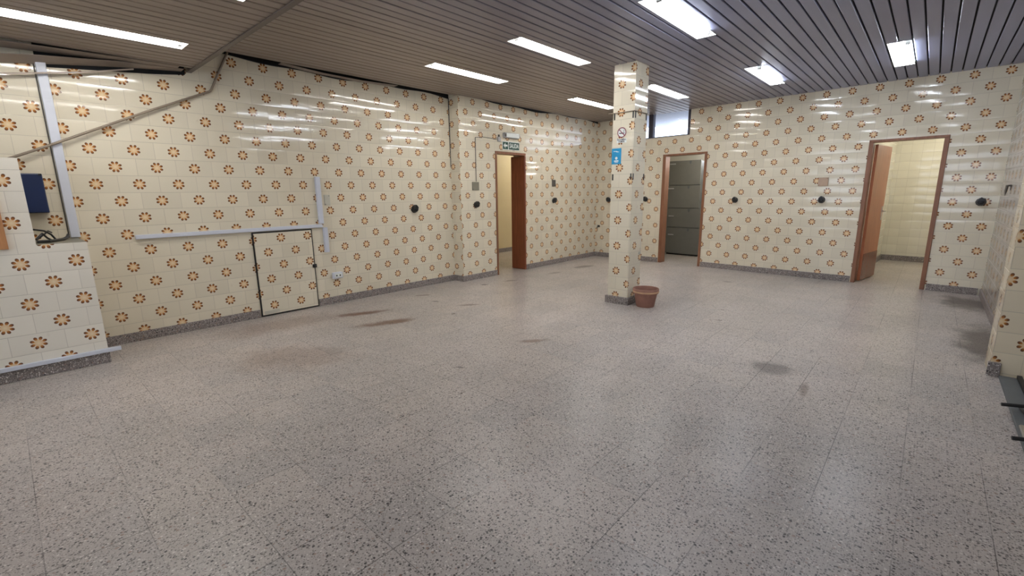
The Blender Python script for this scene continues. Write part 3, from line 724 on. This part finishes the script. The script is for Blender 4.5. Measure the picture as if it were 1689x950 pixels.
# right doorway with its leaf standing open
loc, a0 = at(FB, 4.672, 0.0)
t = thing('door_3', 'right doorway with an orange-brown door standing open', 'door', loc, a0); t['kind'] = 'structure'
w, h = 0.84, 1.99
for (x0, x1) in ((0.02, 0.066), (w-0.062, w-0.014)):
    m = MB(); m.box(x0, x1, -0.012, 0.14, 0, h-0.045); m.build('jamb', M['frame'], t, bevel=0.003)
m = MB(); m.box(0.02, w-0.014, -0.012, 0.14, h-0.045, h-0.013); m.build('head', M['frame'], t, bevel=0.003)
lf = MB().box(0, 0.70, -0.036, 0, 0.012, 1.925).build('leaf', M['leaf'], t, (0.07, 0.14, 0), math.radians(84), bevel=0.003)
MB().box(0.004, 0.696, -0.040, -0.0355, 0.02, 0.40).build('kick_plate', M['leaf_low'], lf, bevel=0.001)
m = MB(); m.lathe([(0.022, 0.036), (0.022, 0.042), (0.009, 0.046), (0.009, 0.085), (0.001, 0.085)], 14, 'y', (0.635, 0, 1.0)); m.tube([(0.635, -0.080, 1.0), (0.56, -0.082, 1.0), (0.52, -0.080, 0.995)], 0.009, 8); m.build('handle', M['chrome'], lf, smooth=True)
MB().box(0.612, 0.658, -0.039, -0.0355, 0.86, 1.07).build('lock_plate', M['chrome'], lf)

# ------------------------------------------------------------------ high window
loc, a0 = at(FB, 0.56, 2.29)
t = bpy.data.objects.new('window_1', None); col.objects.link(t); t.location = loc; t.rotation_euler = (0, 0, a0); t['kind'] = 'structure'
t['label'] = 'high two-pane window under the ceiling behind the pillar'; t['category'] = 'window'
W, H = 1.58, 0.455
m = MB()
m.box(0, W, 0.0, 0.07, 0, 0.016); m.box(0, W, 0.0, 0.07, H-0.03, H); m.box(0, 0.035, 0.0, 0.07, 0.016, H-0.03); m.box(W-0.045, W, -0.004, 0.07, 0.016, H-0.03)
m.build('frame', M['win_frame'], t, bevel=0.003)
m = MB(); m.box(0.785, 0.875, -0.004, 0.08, 0.016, H-0.03); m.build('mullion', M['win_frame'], t, bevel=0.003)
for x0, x1 in ((0.035, 0.785), (0.875, W-0.045)):
    MB().box(x0, x1, 0.035, 0.041, 0.016, H-0.03).build('pane', M['glass'], t)

# ------------------------------------------------------------------ rooms beyond the doorways
# corridor on the left
m = MB(); m.box(-0.13, 0.13, -3.0, 3.0, 0, 2.6); struct(m.build('wall_corridor', M['corr'], None, (-1.93, -0.2, 0)))
m = MB(); m.box(0, 0.02, -3.0, 3.0, 0, 0.09); struct(m.build('baseboard_corridor', M['skirt'], None, (-1.80, -0.2, 0)))
m = MB(); m.box(-2.0, -0.07, -3.3, 2.9, 2.45, 2.55); struct(m.build('ceiling_corridor', M['plaster']))
m = MB(); m.box(-1.80, -0.07, 2.5, 2.6, 0, 2.45); struct(m.build('wall_corridor_end', M['corr']))
m = MB(); m.box(-1.80, -0.07, -3.3, -3.2, 0, 2.45); struct(m.build('wall_corridor_start', M['corr']))
# store room behind the middle doorway
def local_box(name, mat, u0, u1, y0, y1, z0, z1, uo=(0, 0)):
    return struct(MB().box(u0, u1, y0, y1, z0, z1, uo).build(name, mat, None, FB[0], FB[1]))
local_box('wall_store_back', M['plaster'], 0.2, 2.75, 2.3, 2.4, 0, 2.18)
local_box('wall_store_left', M['plaster'], 0.2, 0.3, 0.16, 2.3, 0, 2.18)
local_box('wall_store_right', M['plaster'], 2.65, 2.75, 0.16, 2.3, 0, 2.18)
local_box('ceiling_store', M['plaster'], 0.2, 2.75, 0.16, 2.4, 2.18, 2.26)
# sheltered eave and pale parapet outside the high window
local_box('eave', M['eave'], -1.0, 4.0, 0.16, 2.2, 2.80, 2.90)
# washroom behind the right doorway
local_box('wall_washroom_back', M['tile_cream'], 4.3, 6.6, 3.02, 3.12, 0, 2.5)
local_box('wall_washroom_left', M['tile_cream'], 4.50, 4.655, 0.16, 3.02, 0, 2.5)
local_box('wall_washroom_right', M['tile_cream'], 6.3, 6.4, 0.16, 3.02, 0, 2.5)
local_box('ceiling_washroom', M['plaster'], 4.4, 6.5, 0.16, 3.2, 2.5, 2.6)
local_box('baseboard_washroom', M['skirt'], 4.656, 6.3, 3.0, 3.02, 0, 0.10)
local_box('baseboard_washroom_left', M['skirt'], 4.655, 4.672, 0.16, 3.0, 0, 0.10)

# grey cabinet with four drop fronts
o_, ang = FB
ct = Vector((1.55, 1.2, 0)); cw = Matrix.Rotation(ang, 3, 'Z') @ ct
t = thing('filing_cabinet', 'tall grey metal cabinet with four fronts behind the middle doorway', 'cabinet', cw, ang)
m = MB(); m.box(-0.36, 0.31, 0.012, 0.46, 0.03, 1.92); m.build('carcass', M['steel_dark'], t, bevel=0.003)
m = MB(); m.box(-0.34, 0.34, 0.03, 0.44, 0.0, 0.03); m.build('plinth', M['black_metal'], t)
for (z0, z1, x0, x1) in ((1.452, 1.935, -0.400, 0.315), (0.985, 1.442, -0.410, 0.325), (0.588, 0.975, -0.375, 0.360), (0.035, 0.578, -0.365, 0.385)):
    d = MB().box(x0, x1, -0.012, 0.012, z0, z1).build('drawer_front', M['steel'], t, bevel=0.003)
    hz = z1-0.15 if z1-z0 > 0.5 else z1-(0.06 if z1 > 1.2 else 0.16)
    m = MB(); m.box(x0+0.07, x0+0.19, -0.034, -0.028, hz-0.012, hz+0.012); m.box(x0+0.075, x0+0.085, -0.03, -0.011, hz-0.008, hz+0.008); m.box(x0+0.175, x0+0.185, -0.03, -0.011, hz-0.008, hz+0.008)
    m.build('handle', M['pvc_old'], d, bevel=0.002)
    m = MB(); m.prism([(x0+0.47, z1-0.012), (x0+0.52, z1-0.012), (x0+0.51, z1-0.06), (x0+0.495, z1-0.075), (x0+0.48, z1-0.06)], -0.016, -0.0115); m.build('latch', M['steel_dark'], d)

# ------------------------------------------------------------------ grey steel gate panel lying in the right hand recess
t = thing('steel_gate_panel', 'dark grey steel panel with hinge rods lying on the floor at the right', 'panel', (6.4, -4.85, 0))
m = MB(); m.box(-0.47, 0.55, -1.25, 1.0, 0.003, 0.022); m.build('sheet', M['steel_dark'], t, bevel=0.003)
m = MB(); m.box(-0.385, -0.36, -1.25, 1.0, 0.022, 0.045); m.build('edge_bar', M['black_metal'], t, bevel=0.003)
for yy in (0.28, -0.23):
    m = MB(); m.tube([(-0.36, yy+0.02, 0.05), (-0.42, yy+0.015, 0.062), (-0.515, yy, 0.052)], 0.011, 8); m.build('hinge_rod', M['black_metal'], t, smooth=True)
m = MB(); m.tube([(-0.43, 0.36, 0.032), (-0.40, 0.1, 0.032), (-0.405, -0.05, 0.035)], 0.007, 8); m.build('loose_wire', M['black_metal'], t, smooth=True)
m = MB(); m.prism([(-0.46, 0.022), (-0.41, 0.022), (-0.415, 0.03), (-0.455, 0.03)], -0.12, 0.06); m.build('highlight_strip', M['chrome'], t)  # added chrome strip standing in for a white highlight

# ------------------------------------------------------------------ luminaires
def luminaire(x0, x1, y0, y1, z, cool, open_end, label, group='recessed fluorescent ceiling lights'):
    t = thing('ceiling_light', label, 'ceiling light', ((x0+x1)/2, (y0+y1)/2, z), 0, group)
    w, l = (x1-x0)/2, (y1-y0)/2
    m = MB(); s = 0.004; top = 0.075
    m.box(-w, -w+s, -l, l, -0.002, top); m.box(w-s, w, -l, l, -0.002, top); m.box(-w+s, w-s, -l, -l+s, -0.002, top); m.box(-w+s, w-s, l-s, l, -0.002, top)
    m.build('housing', M['white'], t)
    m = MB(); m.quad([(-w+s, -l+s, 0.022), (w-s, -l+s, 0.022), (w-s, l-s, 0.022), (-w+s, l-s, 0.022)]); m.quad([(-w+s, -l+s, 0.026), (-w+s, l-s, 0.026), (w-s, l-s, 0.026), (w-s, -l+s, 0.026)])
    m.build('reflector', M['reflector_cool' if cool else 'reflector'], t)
    tr = 0.0165 if cool else 0.009; tx = w*0.72 if cool else 0.0; tz = -0.014 if cool else 0.012; end = l-0.17 if open_end else l-0.05
    m = MB(); m.tube([(tx, -l+0.05, tz), (tx, end, tz)], tr, 12); m.build('tube', M['tube_cool' if cool else 'tube'], t, smooth=True)
    for yy in (-l+0.035, end+0.012):
        m = MB(); m.box(tx-0.02, tx+0.02, yy-0.012, yy+0.012, tz-0.016, 0.022); m.build('lamp_holder', M['pvc_old'], t, bevel=0.003)
names = {(0, 0): 'ceiling light left of the two middle ones, over the left wall', (1, 0): 'ceiling light in front of the pillar, second row from the left wall', (2, 0): 'large bright ceiling light right of the pillar, nearest the camera',
         (3, 0): 'ceiling light cut by the top edge of the photo, over the right side', (0, 1): 'far ceiling light partly hidden by the left side of the pillar', (1, 1): 'far ceiling light just right of the pillar, before the high window',
         (2, 1): 'far ceiling light over the back wall, between window and right doorway', (3, 1): 'far right ceiling light with a broken reflector above the right doorway'}
for (x0, x1, y0, y1, i, j) in LM: luminaire(x0, x1, y0, y1, CZ, i >= 2, i >= 2, names[(i, j)])
for k, (x0, x1, y0, y1) in enumerate(LOW):
    luminaire(x0, x1, y0, y1, 2.5, k >= 2, False, ['long ceiling light in the lowered ceiling at the top left corner', 'ceiling light in the lowered ceiling, only its tip showing at the top edge'][k])

# ------------------------------------------------------------------ light of the side rooms and outdoors
def lamp(name, kind, loc, energy, color, size=0.3, rot=(0, 0, 0)):
    d = bpy.data.lights.new(name, kind); d.energy = energy; d.color = color
    if kind == 'AREA': d.size = size
    else: d.shadow_soft_size = size
    o = bpy.data.objects.new(name, d); col.objects.link(o); o.location = loc; o.rotation_euler = rot; return o
lamp('washroom_lamp', 'POINT', (5.75, 1.6, 2.3), 24, (1.0, 0.97, 0.92), 0.09)
lamp('corridor_fill_light', 'POINT', (-0.9, 0.2, 2.3), 36, (1.0, 0.93, 0.80), 0.15)  # added fill without a fixture, brightens the corridor
lamp('store_fill_light', 'POINT', (2.3, 0.42, 2.0), 13, (1.0, 0.96, 0.9), 0.12)  # added fill that brightens the cabinet fronts
lamp('store_back_fill_light', 'POINT', (2.2, 1.85, 2.0), 14, (0.9, 0.94, 1.0), 0.1)  # added fill that lights the store's back wall

w = bpy.data.worlds.new('sky'); scene.world = w; w.use_nodes = True
nt = w.node_tree; nt.nodes.clear()
bg = nt.nodes.new('ShaderNodeBackground'); bg.inputs[0].default_value = (0.78, 0.86, 1.0, 1); bg.inputs[1].default_value = 4.6
ow = nt.nodes.new('ShaderNodeOutputWorld'); nt.links.new(bg.outputs[0], ow.inputs[0])

# ------------------------------------------------------------------ camera
cd = bpy.data.cameras.new('camera'); cam = bpy.data.objects.new('camera', cd); col.objects.link(cam)
R = Vector((0.742652, 0.669564, -0.012361)); U = Vector((-0.126676, 0.158581, 0.979186))
Bv = R.cross(U).normalized(); R.normalize(); U = Bv.cross(R)
mt = Matrix.Identity(4)
for i in range(3): mt[i][0], mt[i][1], mt[i][2] = R[i], U[i], Bv[i]
mt.translation = (5.422418, -8.41497, 1.326408)
cam.matrix_world = mt
cd.sensor_width = 36.0; cd.lens = 754.83*36.0/1689.0; cd.clip_start = 0.02; cd.clip_end = 100
scene.camera = cam
scene.view_settings.view_transform = 'Standard'
scene.view_settings.exposure = 0.1
